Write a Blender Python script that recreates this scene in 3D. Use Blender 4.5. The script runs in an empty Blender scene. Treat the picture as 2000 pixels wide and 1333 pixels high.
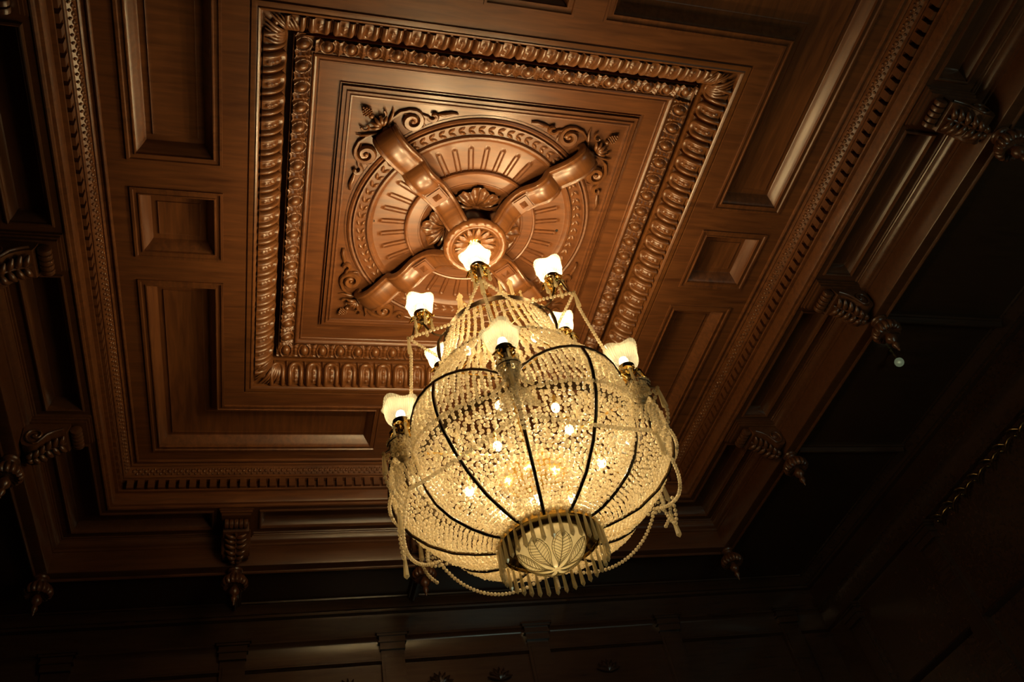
import bpy, math, random
import numpy as np
from mathutils import Matrix, Vector
random.seed(3)
rng = np.random.default_rng(3)
C = bpy.context.scene.collection
PI = math.pi
H = 6.94            # height of the middle ceiling field above the floor (m)
R = math.radians

# ------------------------------------------------------------------ camera, world, exposure
cd = bpy.data.cameras.new('camera'); cam = bpy.data.objects.new('camera', cd); C.objects.link(cam)
cd.sensor_width = 36.0; cd.lens = 1675.1037 / 2000 * 36; cd.clip_start = .05; cd.clip_end = 60
rx = (0.95977413, -0.21288268, -0.18306986); dn = (0.03204065, 0.73080327, -0.68183574); fw = (0.27893907, 0.64854263, 0.70822698)
cx, cy, cz = -1.51011339, -3.71862893, -5.34039643 + H
cam.matrix_world = Matrix(((rx[0], -dn[0], -fw[0], cx), (rx[1], -dn[1], -fw[1], cy), (rx[2], -dn[2], -fw[2], cz), (0, 0, 0, 1)))
sc = bpy.context.scene; sc.camera = cam
w = bpy.data.worlds.new('world'); sc.world = w; w.use_nodes = True
w.node_tree.nodes['Background'].inputs[0].default_value = (.01, .012, .01, 1)
w.node_tree.nodes['Background'].inputs[1].default_value = .1
sc.view_settings.view_transform = 'Standard'; sc.view_settings.look = 'None'
sc.view_settings.gamma = 1; sc.view_settings.use_curve_mapping = False
sc.view_settings.exposure = 0.2
sc.cycles.max_bounces = 7; sc.cycles.diffuse_bounces = 3; sc.cycles.glossy_bounces = 3
sc.cycles.transmission_bounces = 6; sc.cycles.transparent_max_bounces = 14
sc.cycles.sample_clamp_indirect = 4; sc.cycles.caustics_reflective = False; sc.cycles.caustics_refractive = False
WARM = (1, .70, .33)
E_UP, E_LOW, E_IN, E_CROWN = 34.0, 7.5, 13.5, 11.0      # lamp powers (W)
# weak cool area light added out of view behind the camera, for greenish glints
al = bpy.data.lights.new('cool_glint_light', 'AREA'); al.shape = 'RECTANGLE'; al.size = 1.2; al.size_y = 2.2; al.energy = 30; al.color = (.75, 1, .8)
ao = bpy.data.objects.new('cool_glint_light', al); C.objects.link(ao); ao.location = (3.2, -4.7, 2.4)
ao.rotation_euler = Vector((-.05, -1, -.45)).to_track_quat('Z', 'Y').to_euler()

# ------------------------------------------------------------------ materials
def nt(name):
    m = bpy.data.materials.new(name); m.use_nodes = True; t = m.node_tree
    return m, t, t.nodes['Principled BSDF']
def wood(name, c1, c2, rough=.38, axis=0, coat=.25):
    m, t, b = nt(name)
    tc = t.nodes.new('ShaderNodeTexCoord'); mp = t.nodes.new('ShaderNodeMapping')
    sc_ = [9, 9, 9]; sc_[axis] = .9
    mp.inputs['Scale'].default_value = sc_
    n = t.nodes.new('ShaderNodeTexNoise'); n.inputs['Scale'].default_value = 3.2; n.inputs['Detail'].default_value = 7; n.inputs['Distortion'].default_value = .6
    n2 = t.nodes.new('ShaderNodeTexNoise'); n2.inputs['Scale'].default_value = 1.1; n2.inputs['Detail'].default_value = 3
    r = t.nodes.new('ShaderNodeValToRGB'); r.color_ramp.elements[0].position = .3; r.color_ramp.elements[1].position = .72
    r.color_ramp.elements[0].color = (*c1, 1); r.color_ramp.elements[1].color = (*c2, 1)
    mx = t.nodes.new('ShaderNodeMix'); mx.data_type = 'FLOAT'; mx.inputs[0].default_value = .35
    L = t.links.new
    L(tc.outputs['Object'], mp.inputs[0]); L(mp.outputs[0], n.inputs['Vector']); L(tc.outputs['Object'], n2.inputs['Vector'])
    L(n.outputs[0], mx.inputs[2]); L(n2.outputs[0], mx.inputs[3]); L(mx.outputs[0], r.inputs[0]); L(r.outputs[0], b.inputs['Base Color'])
    bp = t.nodes.new('ShaderNodeBump'); bp.inputs['Strength'].default_value = .08; bp.inputs['Distance'].default_value = .01
    L(n.outputs[0], bp.inputs['Height']); L(bp.outputs[0], b.inputs['Normal'])
    b.inputs['Roughness'].default_value = rough; b.inputs['Coat Weight'].default_value = coat; b.inputs['Coat Roughness'].default_value = .25
    return m
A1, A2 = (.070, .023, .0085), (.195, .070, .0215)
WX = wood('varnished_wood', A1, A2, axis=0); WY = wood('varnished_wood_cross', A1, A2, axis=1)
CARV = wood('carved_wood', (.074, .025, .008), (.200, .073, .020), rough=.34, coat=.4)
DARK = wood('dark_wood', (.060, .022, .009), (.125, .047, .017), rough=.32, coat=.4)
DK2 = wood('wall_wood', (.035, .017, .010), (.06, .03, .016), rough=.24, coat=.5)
def metal(name, c, rough, mt=1.0):
    m, t, b = nt(name); n = t.nodes.new('ShaderNodeTexNoise'); n.inputs['Scale'].default_value = 40
    r = t.nodes.new('ShaderNodeValToRGB'); r.color_ramp.elements[0].color = (*[x * .8 for x in c], 1); r.color_ramp.elements[1].color = (*c, 1)
    t.links.new(n.outputs[0], r.inputs[0]); t.links.new(r.outputs[0], b.inputs['Base Color'])
    b.inputs['Metallic'].default_value = mt; b.inputs['Roughness'].default_value = rough; return m
BRASS = metal('polished_brass', (.92, .62, .2), .18)
BRONZE = metal('dark_bronze', (.10, .062, .03), .4, .9)
STEEL = metal('tarnished_brass', (.30, .22, .10), .25)
def glass(name, col, transl=.5, transp=.28, rough=.12, edge=True, bump=0):
    m, t, b = nt(name); t.nodes.remove(b); L = t.links.new; out = t.nodes['Material Output']
    tr = t.nodes.new('ShaderNodeBsdfTranslucent'); tr.inputs[0].default_value = (*col, 1)
    df = t.nodes.new('ShaderNodeBsdfDiffuse'); df.inputs[0].default_value = (*col, 1)
    tp = t.nodes.new('ShaderNodeBsdfTransparent'); tp.inputs[0].default_value = (1, .96, .86, 1)
    gl = t.nodes.new('ShaderNodeBsdfGlossy'); gl.inputs[0].default_value = (1, .95, .85, 1); gl.inputs['Roughness'].default_value = rough
    m1 = t.nodes.new('ShaderNodeMixShader'); m1.inputs[0].default_value = .42; L(tr.outputs[0], m1.inputs[1]); L(df.outputs[0], m1.inputs[2])
    m2 = t.nodes.new('ShaderNodeMixShader'); L(m1.outputs[0], m2.inputs[1]); L(tp.outputs[0], m2.inputs[2])
    lw = t.nodes.new('ShaderNodeLayerWeight'); lw.inputs[0].default_value = .35
    mr = t.nodes.new('ShaderNodeMapRange'); mr.inputs['From Min'].default_value = 0; mr.inputs['From Max'].default_value = .8
    mr.inputs['To Min'].default_value = min(1, transp * 1.5); mr.inputs['To Max'].default_value = transp * .25
    L(lw.outputs['Facing'], mr.inputs['Value']); L(mr.outputs[0], m2.inputs[0])
    fr = t.nodes.new('ShaderNodeMapRange'); fr.interpolation_type = 'SMOOTHERSTEP'; fr.inputs['From Min'].default_value = .2; fr.inputs['To Min'].default_value = .07; fr.inputs['To Max'].default_value = .55
    L(lw.outputs['Facing'], fr.inputs['Value'])
    m3 = t.nodes.new('ShaderNodeMixShader'); L(fr.outputs[0], m3.inputs[0]); L(m2.outputs[0], m3.inputs[1]); L(gl.outputs[0], m3.inputs[2])
    L(m3.outputs[0], out.inputs[0])
    if bump:
        n = t.nodes.new('ShaderNodeTexVoronoi'); n.inputs['Scale'].default_value = bump
        bp = t.nodes.new('ShaderNodeBump'); bp.inputs['Strength'].default_value = .5; L(n.outputs[0], bp.inputs['Height'])
        for q in (tr, df, gl): L(bp.outputs[0], q.inputs['Normal'])
    return m
BEAD = glass('bead_glass', (1, .89, .66), transp=.32, rough=.09)
CRYS = glass('prism_crystal', (1, .88, .60), transp=.36, rough=.08)
SHADE = glass('frosted_shade_glass', (.22, .217, .18), transp=.16, rough=.2)
BOWLG = glass('cut_bowl_glass', (.42, .36, .21), transp=.12, rough=.15)
def emit(name, c, s):
    m, t, b = nt(name); b.inputs['Base Color'].default_value = (1, .95, .8, 1)
    b.inputs['Emission Color'].default_value = (*c, 1); b.inputs['Emission Strength'].default_value = s; return m
BULB = emit('lit_bulb', (1, .86, .6), 14.0)
HOLE = metal('socket_hole', (.01, .008, .006), .8, 0)

# ------------------------------------------------------------------ mesh helpers
def mk(name, V, F, smooth=True, ang=38):
    me = bpy.data.meshes.new(name); me.from_pydata([tuple(v) for v in V], [], [tuple(f) for f in F]); me.update()
    if smooth:
        me.polygons.foreach_set('use_smooth', [True] * len(me.polygons)); me.set_sharp_from_angle(angle=R(ang))
    return me
def ob(name, me, mat=None, parent=None, loc=(0, 0, 0), rot=(0, 0, 0), **kw):
    if mat is not None and not me.materials: me.materials.append(mat)
    o = bpy.data.objects.new(name, me); C.objects.link(o); o.parent = parent; o.location = loc; o.rotation_euler = rot
    for k, v in kw.items(): o[k] = v
    return o
def empty(name, loc, label, cat, group=None, rot=(0, 0, 0)):
    o = bpy.data.objects.new(name, None); C.objects.link(o); o.location = loc; o.rotation_euler = rot
    o.empty_display_size = .1; o['label'] = label; o['category'] = cat
    if group: o['group'] = group
    return o
def join(parts):
    V, F = [], []
    for v, f in parts:
        n = len(V); V += [tuple(p) for p in v]; F += [tuple(i + n for i in q) for q in f]
    return V, F
def xf(vf, M):
    return [tuple(M @ Vector(p)) for p in vf[0]], vf[1]
def box(x0, x1, y0, y1, z0, z1):
    V = [(x, y, z) for z in (z0, z1) for y in (y0, y1) for x in (x0, x1)]
    return V, [(0, 2, 3, 1), (4, 5, 7, 6), (0, 1, 5, 4), (2, 6, 7, 3), (0, 4, 6, 2), (1, 3, 7, 5)]
def sqsweep(prof):
    """square ring, half-size a at height z, mitred"""
    V, F = [], []; n = len(prof)
    for sx, sy in ((-1, -1), (1, -1), (1, 1), (-1, 1)):
        V += [(sx * a, sy * a, z) for a, z in prof]
    for k in range(4):
        k2 = (k + 1) % 4
        for i in range(n - 1): F.append((k * n + i, k * n + i + 1, k2 * n + i + 1, k2 * n + i))
    return V, F
def polysweep(poly, prof, cap=True):
    """rectilinear or convex CCW polygon in xy, profile (inset, z)"""
    n = len(poly); P = [Vector(p) for p in poly]; V, F = [], []; m = len(prof)
    for i in range(n):
        a = (P[i] - P[i - 1]).normalized(); b = (P[(i + 1) % n] - P[i]).normalized()
        na = Vector((-a.y, a.x)); nb = Vector((-b.y, b.x)); k = (na + nb) / (1 + na.dot(nb))
        V += [(P[i].x + k.x * d, P[i].y + k.y * d, z) for d, z in prof]
    for i in range(n):
        j = (i + 1) % n
        for q in range(m - 1): F.append((i * m + q, j * m + q, j * m + q + 1, i * m + q + 1))
    if cap: F.append(tuple(i * m + m - 1 for i in range(n)))
    return V, F
def lathe(prof, n=24, rib=None):
    V, F = [], []
    for j in range(n):
        a = 2 * PI * j / n
        for r, z in prof:
            rr = r * (1 + rib(a, r, z)) if rib else r
            V.append((rr * math.cos(a), rr * math.sin(a), z))
    m = len(prof)
    for j in range(n):
        k = (j + 1) % n
        for i in range(m - 1): F.append((j * m + i, k * m + i, k * m + i + 1, j * m + i + 1))
    return V, F
def tube(pts, rad, n=6, closed=False, flat=None):
    pts = [Vector(p) for p in pts]; m = len(pts)
    if not hasattr(rad, '__len__'): rad = [rad] * m
    V, F = [], []; up = None
    for i in range(m):
        t = (pts[(i + 1) % m] - pts[i - 1]) if closed else (pts[min(i + 1, m - 1)] - pts[max(i - 1, 0)])
        t.normalize()
        if up is None:
            up = Vector((0, 0, 1)) if abs(t.z) < .9 else Vector((1, 0, 0))
        s = t.cross(up)
        if s.length < 1e-5: s = t.orthogonal()
        s.normalize(); up = s.cross(t).normalized()
        for j in range(n):
            a = 2 * PI * j / n; f = flat or 1
            V.append(pts[i] + s * math.cos(a) * rad[i] + up * math.sin(a) * rad[i] * f)
    for i in range(m if closed else m - 1):
        k = (i + 1) % m
        for j in range(n): F.append((i * n + j, i * n + (j + 1) % n, k * n + (j + 1) % n, k * n + j))
    if not closed: F += [tuple(range(n))[::-1], tuple((m - 1) * n + j for j in range(n))]
    return V, F
def ell(c, r, n=8, m=5):
    V = [(c[0], c[1], c[2] + r[2])]; F = []
    for i in range(1, m):
        t = PI * i / m
        for j in range(n):
            a = 2 * PI * j / n; V.append((c[0] + r[0] * math.sin(t) * math.cos(a), c[1] + r[1] * math.sin(t) * math.sin(a), c[2] + r[2] * math.cos(t)))
    V.append((c[0], c[1], c[2] - r[2])); e = len(V) - 1
    for j in range(n):
        k = (j + 1) % n; F.append((0, 1 + j, 1 + k)); F.append((e, e - n + k, e - n + j))
        for i in range(m - 2): F.append((1 + i * n + j, 1 + (i + 1) * n + j, 1 + (i + 1) * n + k, 1 + i * n + k))
    return V, F
def field(s0, s1, t0, t1, ns, nt_, fn, pos=lambda s, t, h: (s, t, -h), keep=None):
    """relief patch: height fn(s,t) put on a surface by pos"""
    V, F = [], []
    for i in range(ns + 1):
        for j in range(nt_ + 1):
            s = s0 + (s1 - s0) * i / ns; t = t0 + (t1 - t0) * j / nt_; V.append(pos(s, t, fn(s, t)))
    for i in range(ns):
        for j in range(nt_):
            a = i * (nt_ + 1) + j; F.append((a, a + 1, a + nt_ + 2, a + nt_ + 1))
    return V, F
def bump(d, a, b, h):
    if d <= a or d >= b: return 0
    return h * math.sin(PI * (d - a) / (b - a)) ** .7
def beads(cs, rad, n=6, m=4):
    """many beads as one mesh, fast"""
    v, f = ell((0, 0, 0), (1, 1, 1), n, m); v = np.array(v); cs = np.array(cs)
    rad = np.broadcast_to(np.asarray(rad, float), (len(cs),))
    V = (cs[:, None, :] + v[None] * rad[:, None, None]).reshape(-1, 3)
    tri = [q for q in f]; k = len(v)
    F = []
    for q in tri:
        a = np.array(q); F.append((np.arange(len(cs))[:, None] * k + a[None]))
    me = bpy.data.meshes.new('beads'); me.vertices.add(len(V)); me.vertices.foreach_set('co', V.ravel())
    sizes = np.concatenate([np.full(len(x), x.shape[1]) for x in F]); loops = np.concatenate([x.ravel() for x in F])
    me.loops.add(len(loops)); me.loops.foreach_set('vertex_index', loops)
    st = np.concatenate([[0], np.cumsum(sizes)[:-1]])
    me.polygons.add(len(sizes)); me.polygons.foreach_set('loop_start', st); me.polygons.foreach_set('loop_total', sizes)
    me.update(calc_edges=True); me.polygons.foreach_set('use_smooth', [True] * len(sizes)); me.validate()
    return me
def along(pts, pitch):
    pts = np.array(pts, float); d = np.linalg.norm(np.diff(pts, axis=0), axis=1); s = np.concatenate([[0], np.cumsum(d)])
    n = max(2, int(s[-1] / pitch)); q = np.linspace(0, s[-1], n + 1)
    return np.stack([np.interp(q, s, pts[:, i]) for i in range(3)], 1)
def cells(name, coords_x, coords_y, test, z, mat, parent=None, thick=.03, **kw):
    """flat board field made of rectangles"""
    V, F, ix = [], [], {}
    def vid(x, y):
        if (x, y) not in ix: ix[(x, y)] = len(V); V.append((x, y, z))
        return ix[(x, y)]
    for i in range(len(coords_x) - 1):
        for j in range(len(coords_y) - 1):
            x0, x1, y0, y1 = coords_x[i], coords_x[i + 1], coords_y[j], coords_y[j + 1]
            if test((x0 + x1) / 2, (y0 + y1) / 2): F.append((vid(x0, y0), vid(x0, y1), vid(x1, y1), vid(x1, y0)))
    return ob(name, mk(name, V, F, smooth=False), mat, parent, **kw)

# ================================================================== THE ROOM
TOP = (0, 0, H)
# ---- middle ceiling: the panelled field with its sunk panels
ceil = None
def ring(lim_in, lim_out, keepout):
    return lambda x, y: lim_in < max(abs(x), abs(y)) < lim_out and not keepout(x, y)
def in_coffer(x, y):
    m = max(abs(x), abs(y)); o = min(abs(x), abs(y))
    if not 1.80 < m < 2.38: return False
    if o < .29: return True
    return abs(x) > .49 and abs(y) > .49
cc = [-2.505, -2.38, -1.80, -1.648, -.49, -.29, .29, .49, 1.648, 1.80, 2.38, 2.505]
ceil = cells('ceiling', cc, cc, ring(1.648, 2.505, in_coffer), -.22, WX, loc=TOP, kind='structure')
cof = [(0, -.22), (0, -.232), (.016, -.232), (.022, -.222), (.045, -.222), (.048, -.229), (.056, -.229), (.058, -.222), (.060, -.212), (.066, -.207), (.075, -.196), (.092, -.174), (.104, -.156), (.110, -.142), (.114, -.138), (.152, -.138), (.155, -.146), (.163, -.143), (.175, -.141)]
def coffer_poly(kind, k):
    if kind == 'sq': p = [(-.29, 1.80), (.29, 1.80), (.29, 2.38), (-.29, 2.38)]
    else: p = [(.49, 1.80), (1.80, 1.80), (1.80, .49), (2.38, .49), (2.38, 2.38), (.49, 2.38)]
    return p
for kind in ('sq', 'ell'):
    me = mk('sunk_panel', *polysweep(coffer_poly(kind, 0), cof), ang=25)
    for k in range(4): ob('sunk_panel', me, DARK if 0 else WX, ceil, rot=(0, 0, k * PI / 2))

# ---- central carved frame: gap, fluted moulding, bead
trim1 = ob('trim_1', mk('trim_1', *sqsweep([(1.262, -.012), (1.272, -.012), (1.275, .010), (1.375, -.034), (1.386, -.05), (1.387, .05), (1.424, .05), (1.424, -.03), (1.430, -.045), (1.440, -.045)]
    + [(1.57 - .116 * math.cos(t), -.045 - .136 * math.sin(t)) for t in np.linspace(0, PI / 2, 9)] + [(1.575, -.195), (1.577, -.212), (1.585, -.222), (1.594, -.226), (1.602, -.220), (1.604, -.221), (1.634, -.221), (1.636, -.210), (1.645, -.210), (1.648, -.22)]), ang=30), CARV, loc=TOP, kind='structure')
# egg patches
def eggh(s, t):
    t2 = t - .004
    d = math.hypot(s / .033, t2 / .043)
    h = .036 * math.sqrt(max(0, 1 - d * d)) if d < 1 else -.004
    d2 = math.hypot(s / .036, t2 / .046)
    if d >= 1: h = max(h, bump(d2, 1.02, 1.55, .020) - .002)
    if abs(s) > .050:
        k = abs(abs(s) - .0736) / .022; h = max(h, (.020 * (1 - k) * (1 if t < .02 else .5) + .006 * math.cos(t * 220) * (1 - k)) if k < 1 else h)
    return h
NE = 18; PE = 2 * 1.325 / NE
eggm = mk('egg', *field(-.0735, .0735, -.055, .055, 24, 18, eggh), ang=70)
for k in range(4):
    for i in range(NE):
        s = -1.325 + PE * (i + (0 if True else .5))
        ob('egg', eggm, CARV, trim1, loc=(Matrix.Rotation(k * PI / 2, 3, 'Z') @ Vector((s, 1.325, -.03))), rot=(R(-24), 0, k * PI / 2))
# flutes on the quarter round
def qpos(s, t, h):   # t = 0..1 along the arc
    a = t * PI / 2
    return (s, 1.57 - (.13 + h) * math.cos(a), -.045 - (.15 + h) * math.sin(a))
NF = 20; PF = 2.92 / NF
def fluteh(s, t):
    y = t * .22; y0 = .076
    d = abs(s) if y > y0 else math.hypot(s, y - y0)
    if d > .064:
        dart = max(0, 1 - (PF / 2 - abs(s)) / .0065) if y < .2 else 0
        return -.010 + .020 * dart
    h = bump(d, .024, .066, .022)
    if d < .026:
        h = -.004
        if .06 < y < .20: h += .014 * abs(math.cos(y * 2 * PI / .07)) * max(0, 1 - d / (.022 * (.4 + .6 * abs(math.sin(y * 2 * PI / .046)))))
    return h
flm = mk('flute', *field(-PF / 2 + .001, PF / 2 - .001,   .02, .97, 28, 24, fluteh, qpos), ang=60)
for k in range(4):
    for i in range(NF): ob('flute', flm, CARV, trim1, loc=tuple(Matrix.Rotation(k * PI / 2, 3, 'Z') @ Vector((-1.46 + PF * (i + .5), 0, 0))), rot=(0, 0, k * PI / 2))
def corner_leaf():
    ps = []
    for j in range(5):
        for side in (0, 1):
            pts, rr = [], []
            for u in np.linspace(0, 1, 9):
                s_off = (.03 + j * .030) * u ** .7 * 1.0
                x, y, z = qpos(0, .04 + .9 * u, .006); s = y - .02 * (1 - u) - s_off
                p = (s, y, z) if side == 0 else (y, s, z)
                pts.append(p); rr.append(.004 + .013 * math.sin(PI * min(1, u * .9 + .1)))
            ps.append(tube(pts, rr, 6))
    ps.append(ell((1.50, 1.50, -.155), (.03, .03, .03)))
    return join(ps)
clm = mk('corner_leaf', *corner_leaf(), ang=60)
for k in range(4): ob('corner_leaf', clm, CARV, trim1, rot=(0, 0, k * PI / 2))

# ---- flat band inside the frame and the inner square
trim2 = ob('trim_2', mk('trim_2', *sqsweep([(1.0, 0), (.985, -.002), (.99, -.010), (1.0, -.012), (1.008, -.004), (1.014, -.004), (1.018, -.012), (1.026, -.012), (1.032, 0), (1.056, 0), (1.057, .028), (1.066, .028), (1.067, .012), (1.073, .012), (1.074, .030), (1.088, .030), (1.090, .0),
    (1.205, 0), (1.210, -.006), (1.216, -.006), (1.222, 0), (1.226, 0), (1.230, -.012), (1.238, -.022), (1.248, -.026), (1.258, -.022), (1.263, -.012)]), ang=30), WX, loc=TOP, kind='structure')
V, F = [], []
for i in range(96):
    a = 2 * PI * i / 96; c_, s_ = math.cos(a), math.sin(a); m_ = max(abs(c_), abs(s_))
    V += [(c_ / m_ * .988, s_ / m_ * .988, 0), (c_ * .952, s_ * .952, 0), (c_ * .952, s_ * .952, .05)]
for i in range(96):
    k = (i + 1) % 96
    F += [(3 * i, 3 * i + 1, 3 * k + 1, 3 * k), (3 * i + 1, 3 * i + 2, 3 * k + 2, 3 * k + 1)]
inner = ob('trim_3', mk('trim_3', V, F, ang=20), WX, loc=TOP, kind='structure')

# ---- cornice: beading, dentils, fascia, soffit and lower beam
trim4 = ob('trim_4', mk('trim_4', *sqsweep([(2.50, -.22), (2.503, -.236), (2.512, -.240), (2.520, -.236), (2.522, -.226), (2.545, -.226), (2.548, -.240), (2.558, -.246), (2.566, -.240), (2.570, -.262), (2.580, -.295), (2.602, -.315),
    (2.604, -.330), (2.612, -.334), (2.620, -.330), (2.622, -.345), (2.668, -.347), (2.668, -.432), (2.640, -.434), (2.642, -.448), (2.650, -.450), (2.668, -.452), (2.668, -.545), (2.676, -.560), (2.695, -.566), (2.698, -.585), (2.710, -.590), (2.720, -.585), (2.722, -.575)]), ang=30), WX, loc=TOP, kind='structure')
bd = []
for k in range(4):
    M = Matrix.Rotation(k * PI / 2, 3, 'Z')
    for i in range(108):
        s = -2.56 + 5.12 * (i + .5) / 108
        for q, (a_, z_, r_) in enumerate(((2.580, -.284, (.017, .014, .019)), (2.592, -.304, (.011, .012, .014)), (2.573, -.270, (.010, .010, .010)))):
            v, f = ell((s + (q > 0) * .024, a_, z_), r_, 6, 4); bd.append(([tuple(M @ Vector(p)) for p in v], f))
ob('carved_beading', mk('carved_beading', *join(bd), ang=80), CARV, trim4, kind='stuff')
dm = mk('dentil', *box(-.027, .027, 2.618, 2.672, -.428, -.350), smooth=False)
ND = 62
for k in range(4):
    for i in range(ND):
        s = -2.60 + 5.20 * (i + .5) / ND
        ob('dentil', dm, WX, trim4, loc=tuple(Matrix.Rotation(k * PI / 2, 3, 'Z') @ Vector((s, 0, 0))), rot=(0, 0, k * PI / 2))
SO, S1 = 2.72, 3.10
PA, PB = 2.765, 3.035
def in_soff(x, y):
    m = max(abs(x), abs(y)); o = min(abs(x), abs(y))
    if m < PA or m > PB: return False
    return .19 < o < 1.49 or (o > 1.87)
sx = [-S1, -PB, -PA, -SO, -1.87, -1.49, -.19, .19, 1.49, 1.87, SO, PA, PB, S1]
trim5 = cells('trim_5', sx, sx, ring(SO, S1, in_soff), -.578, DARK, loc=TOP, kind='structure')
sp = [(0, -.578), (.002, -.592), (.012, -.596), (.02, -.590), (.022, -.572), (.03, -.56), (.045, -.53), (.052, -.50), (.06, -.495), (.075, -.495)]
m1_ = mk('soffit_panel', *polysweep([(.19, PA), (1.49, PA), (1.49, PB), (.19, PB)], sp), ang=25)
m2_ = mk('soffit_panel', *polysweep([(1.87, PA), (PA, PA), (PA, 1.87), (PB, 1.87), (PB, PB), (1.87, PB)], sp), ang=25)
for k in range(4):
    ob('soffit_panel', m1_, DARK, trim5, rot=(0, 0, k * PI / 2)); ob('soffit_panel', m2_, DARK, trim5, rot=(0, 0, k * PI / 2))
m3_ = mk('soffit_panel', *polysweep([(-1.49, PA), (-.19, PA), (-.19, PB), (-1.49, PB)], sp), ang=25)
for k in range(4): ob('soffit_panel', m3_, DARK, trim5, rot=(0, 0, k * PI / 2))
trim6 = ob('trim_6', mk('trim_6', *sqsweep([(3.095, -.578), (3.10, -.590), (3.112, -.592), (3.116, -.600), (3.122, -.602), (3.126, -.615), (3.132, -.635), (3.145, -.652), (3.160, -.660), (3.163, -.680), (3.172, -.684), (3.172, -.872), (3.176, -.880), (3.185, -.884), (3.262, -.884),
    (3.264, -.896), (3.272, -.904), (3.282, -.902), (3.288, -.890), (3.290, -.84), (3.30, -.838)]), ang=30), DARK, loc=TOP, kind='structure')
# gallery soffit out to the walls, and the walls
XW, YF, YN = 4.6, 4.02, -4.9
gx = [-XW, -3.30, 3.30, XW]; gy = [YN, -3.30, 3.30, YF]
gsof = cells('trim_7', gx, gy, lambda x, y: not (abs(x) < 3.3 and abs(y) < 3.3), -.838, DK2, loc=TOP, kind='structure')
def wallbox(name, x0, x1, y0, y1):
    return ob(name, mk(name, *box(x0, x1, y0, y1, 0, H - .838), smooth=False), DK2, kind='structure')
wf = wallbox('wall_far', -XW, XW, YF, YF + .12); wr = wallbox('wall_right', XW, XW + .12, YN, YF)
wl = wallbox('wall_left', -XW - .12, -XW, YN, YF); wn = wallbox('wall_near', -XW, XW, YN - .12, YN)
ob('floor', mk('floor', *box(-XW, XW, YN, YF, -.1, 0), smooth=False), DARK, kind='structure')
def rail(name, prof, wall, y0, y1, parent):
    """prof (outward from wall, z)"""
    V, F = [], []; n = len(prof)
    for q, s in enumerate((y0, y1)):
        for d, z in prof:
            if wall == 'far': V.append((s, YF - d, H + z))
            elif wall == 'right': V.append((XW - d, s, H + z))
            else: V.append((-XW + d, s, H + z))
    for i in range(n - 1): F.append((i, i + 1, n + i + 1, n + i))
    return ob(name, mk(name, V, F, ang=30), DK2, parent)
crown = [(.16, -.838), (.155, -.852), (.14, -.856), (.13, -.868), (.09, -.89), (.07, -.915), (.05, -.92), (.05, -.945), (0, -.95)]
rl2 = [(0, -1.19), (.06, -1.195), (.075, -1.205), (.075, -1.225), (.055, -1.235), (.04, -1.25), (.03, -1.27), (.03, -1.43), (.045, -1.44), (.045, -1.455), (.0, -1.47)]
for nm, wd, a, b, p in (('far', 'far', -XW, XW, wf), ('right', 'right', YN, YF, wr), ('left', 'left', YN, YF, wl)):
    rail('crown_moulding', crown, wd, a, b, p); rail('picture_rail', rl2, wd, a, b, p)
    lo = [(0, -2.42), (.05, -2.43), (.06, -2.45), (.03, -2.47), (0, -2.48)]
    rail('lower_rail', lo, wd, a, b, p)
# pilasters with stepped capitals
def pilaster():
    ps = [box(-.11, .11, -.05, 0, -3.9, -1.36), box(-.085, .085, -.062, -.05, -3.9, -1.42)]
    for (w_, d, z0, z1) in ((.16, .13, -1.215, -1.19), (.145, .115, -1.235, -1.215), (.125, .095, -1.28, -1.235), (.135, .10, -1.295, -1.28), (.12, .085, -1.36, -1.295)):
        ps.append(box(-w_, w_, -d, 0, z0, z1))
    return join(ps)
pm = mk('pilaster', *pilaster(), smooth=False)
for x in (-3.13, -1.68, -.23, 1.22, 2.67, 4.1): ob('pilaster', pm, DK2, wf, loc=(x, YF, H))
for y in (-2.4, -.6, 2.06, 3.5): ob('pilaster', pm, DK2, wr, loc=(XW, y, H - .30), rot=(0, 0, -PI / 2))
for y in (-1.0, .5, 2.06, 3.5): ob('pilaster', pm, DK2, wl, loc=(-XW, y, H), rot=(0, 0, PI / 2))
# carved relief tops on the far wall
def palmette(cx_, w_):
    ps = []
    for j in range(-3, 4):
        a = j * .42; pts = [(cx_ + math.sin(a) * u * w_, -.02 - .012 * math.sin(PI * u), math.cos(a) * u * w_) for u in np.linspace(0, 1, 6)]
        ps.append(tube(pts, [.006, .012, .016, .016, .012, .004], 5))
    return join(ps)
pmm = mk('palmette', *palmette(0, .13), ang=60)
for x in (-2.4, -1.25, -.66, .2, .78, 1.9): ob('palmette', pmm, DK2, wf, loc=(x, YF, H - 1.72))
# soffit crossbeams of the gallery, one over each pendant line
bmv = [(0, -.838), (0, -.862), (.012, -.872), (.024, -.872), (.03, -.880), (.045, -.905), (.055, -.908), (.065, -.905), (.08, -.880), (.086, -.872), (.098, -.872), (.11, -.862), (.11, -.838)]
def beam(x0, x1):
    V = [(x, s - .055, z) for x in (x0, x1) for s, z in bmv]; n = len(bmv)
    return V, [(i, n + i, n + i + 1, i + 1) for i in range(n - 1)] + [tuple(range(n)), tuple(range(2 * n - 1, n - 1, -1))]
bmm = mk('crossbeam', *beam(3.30, 4.45), ang=30); bmf = mk('crossbeam', *beam(3.30, 3.87), ang=30)
for y in (-1.68, 0, 1.62): ob('crossbeam', bmm, DK2, gsof, loc=(0, y, 0)); ob('crossbeam', bmm, DK2, gsof, loc=(0, y, 0), rot=(0, 0, PI))
for x in (-1.68, 0, 1.68): ob('crossbeam', bmf, DK2, gsof, loc=(x, 0, 0), rot=(0, 0, PI / 2))

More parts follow.
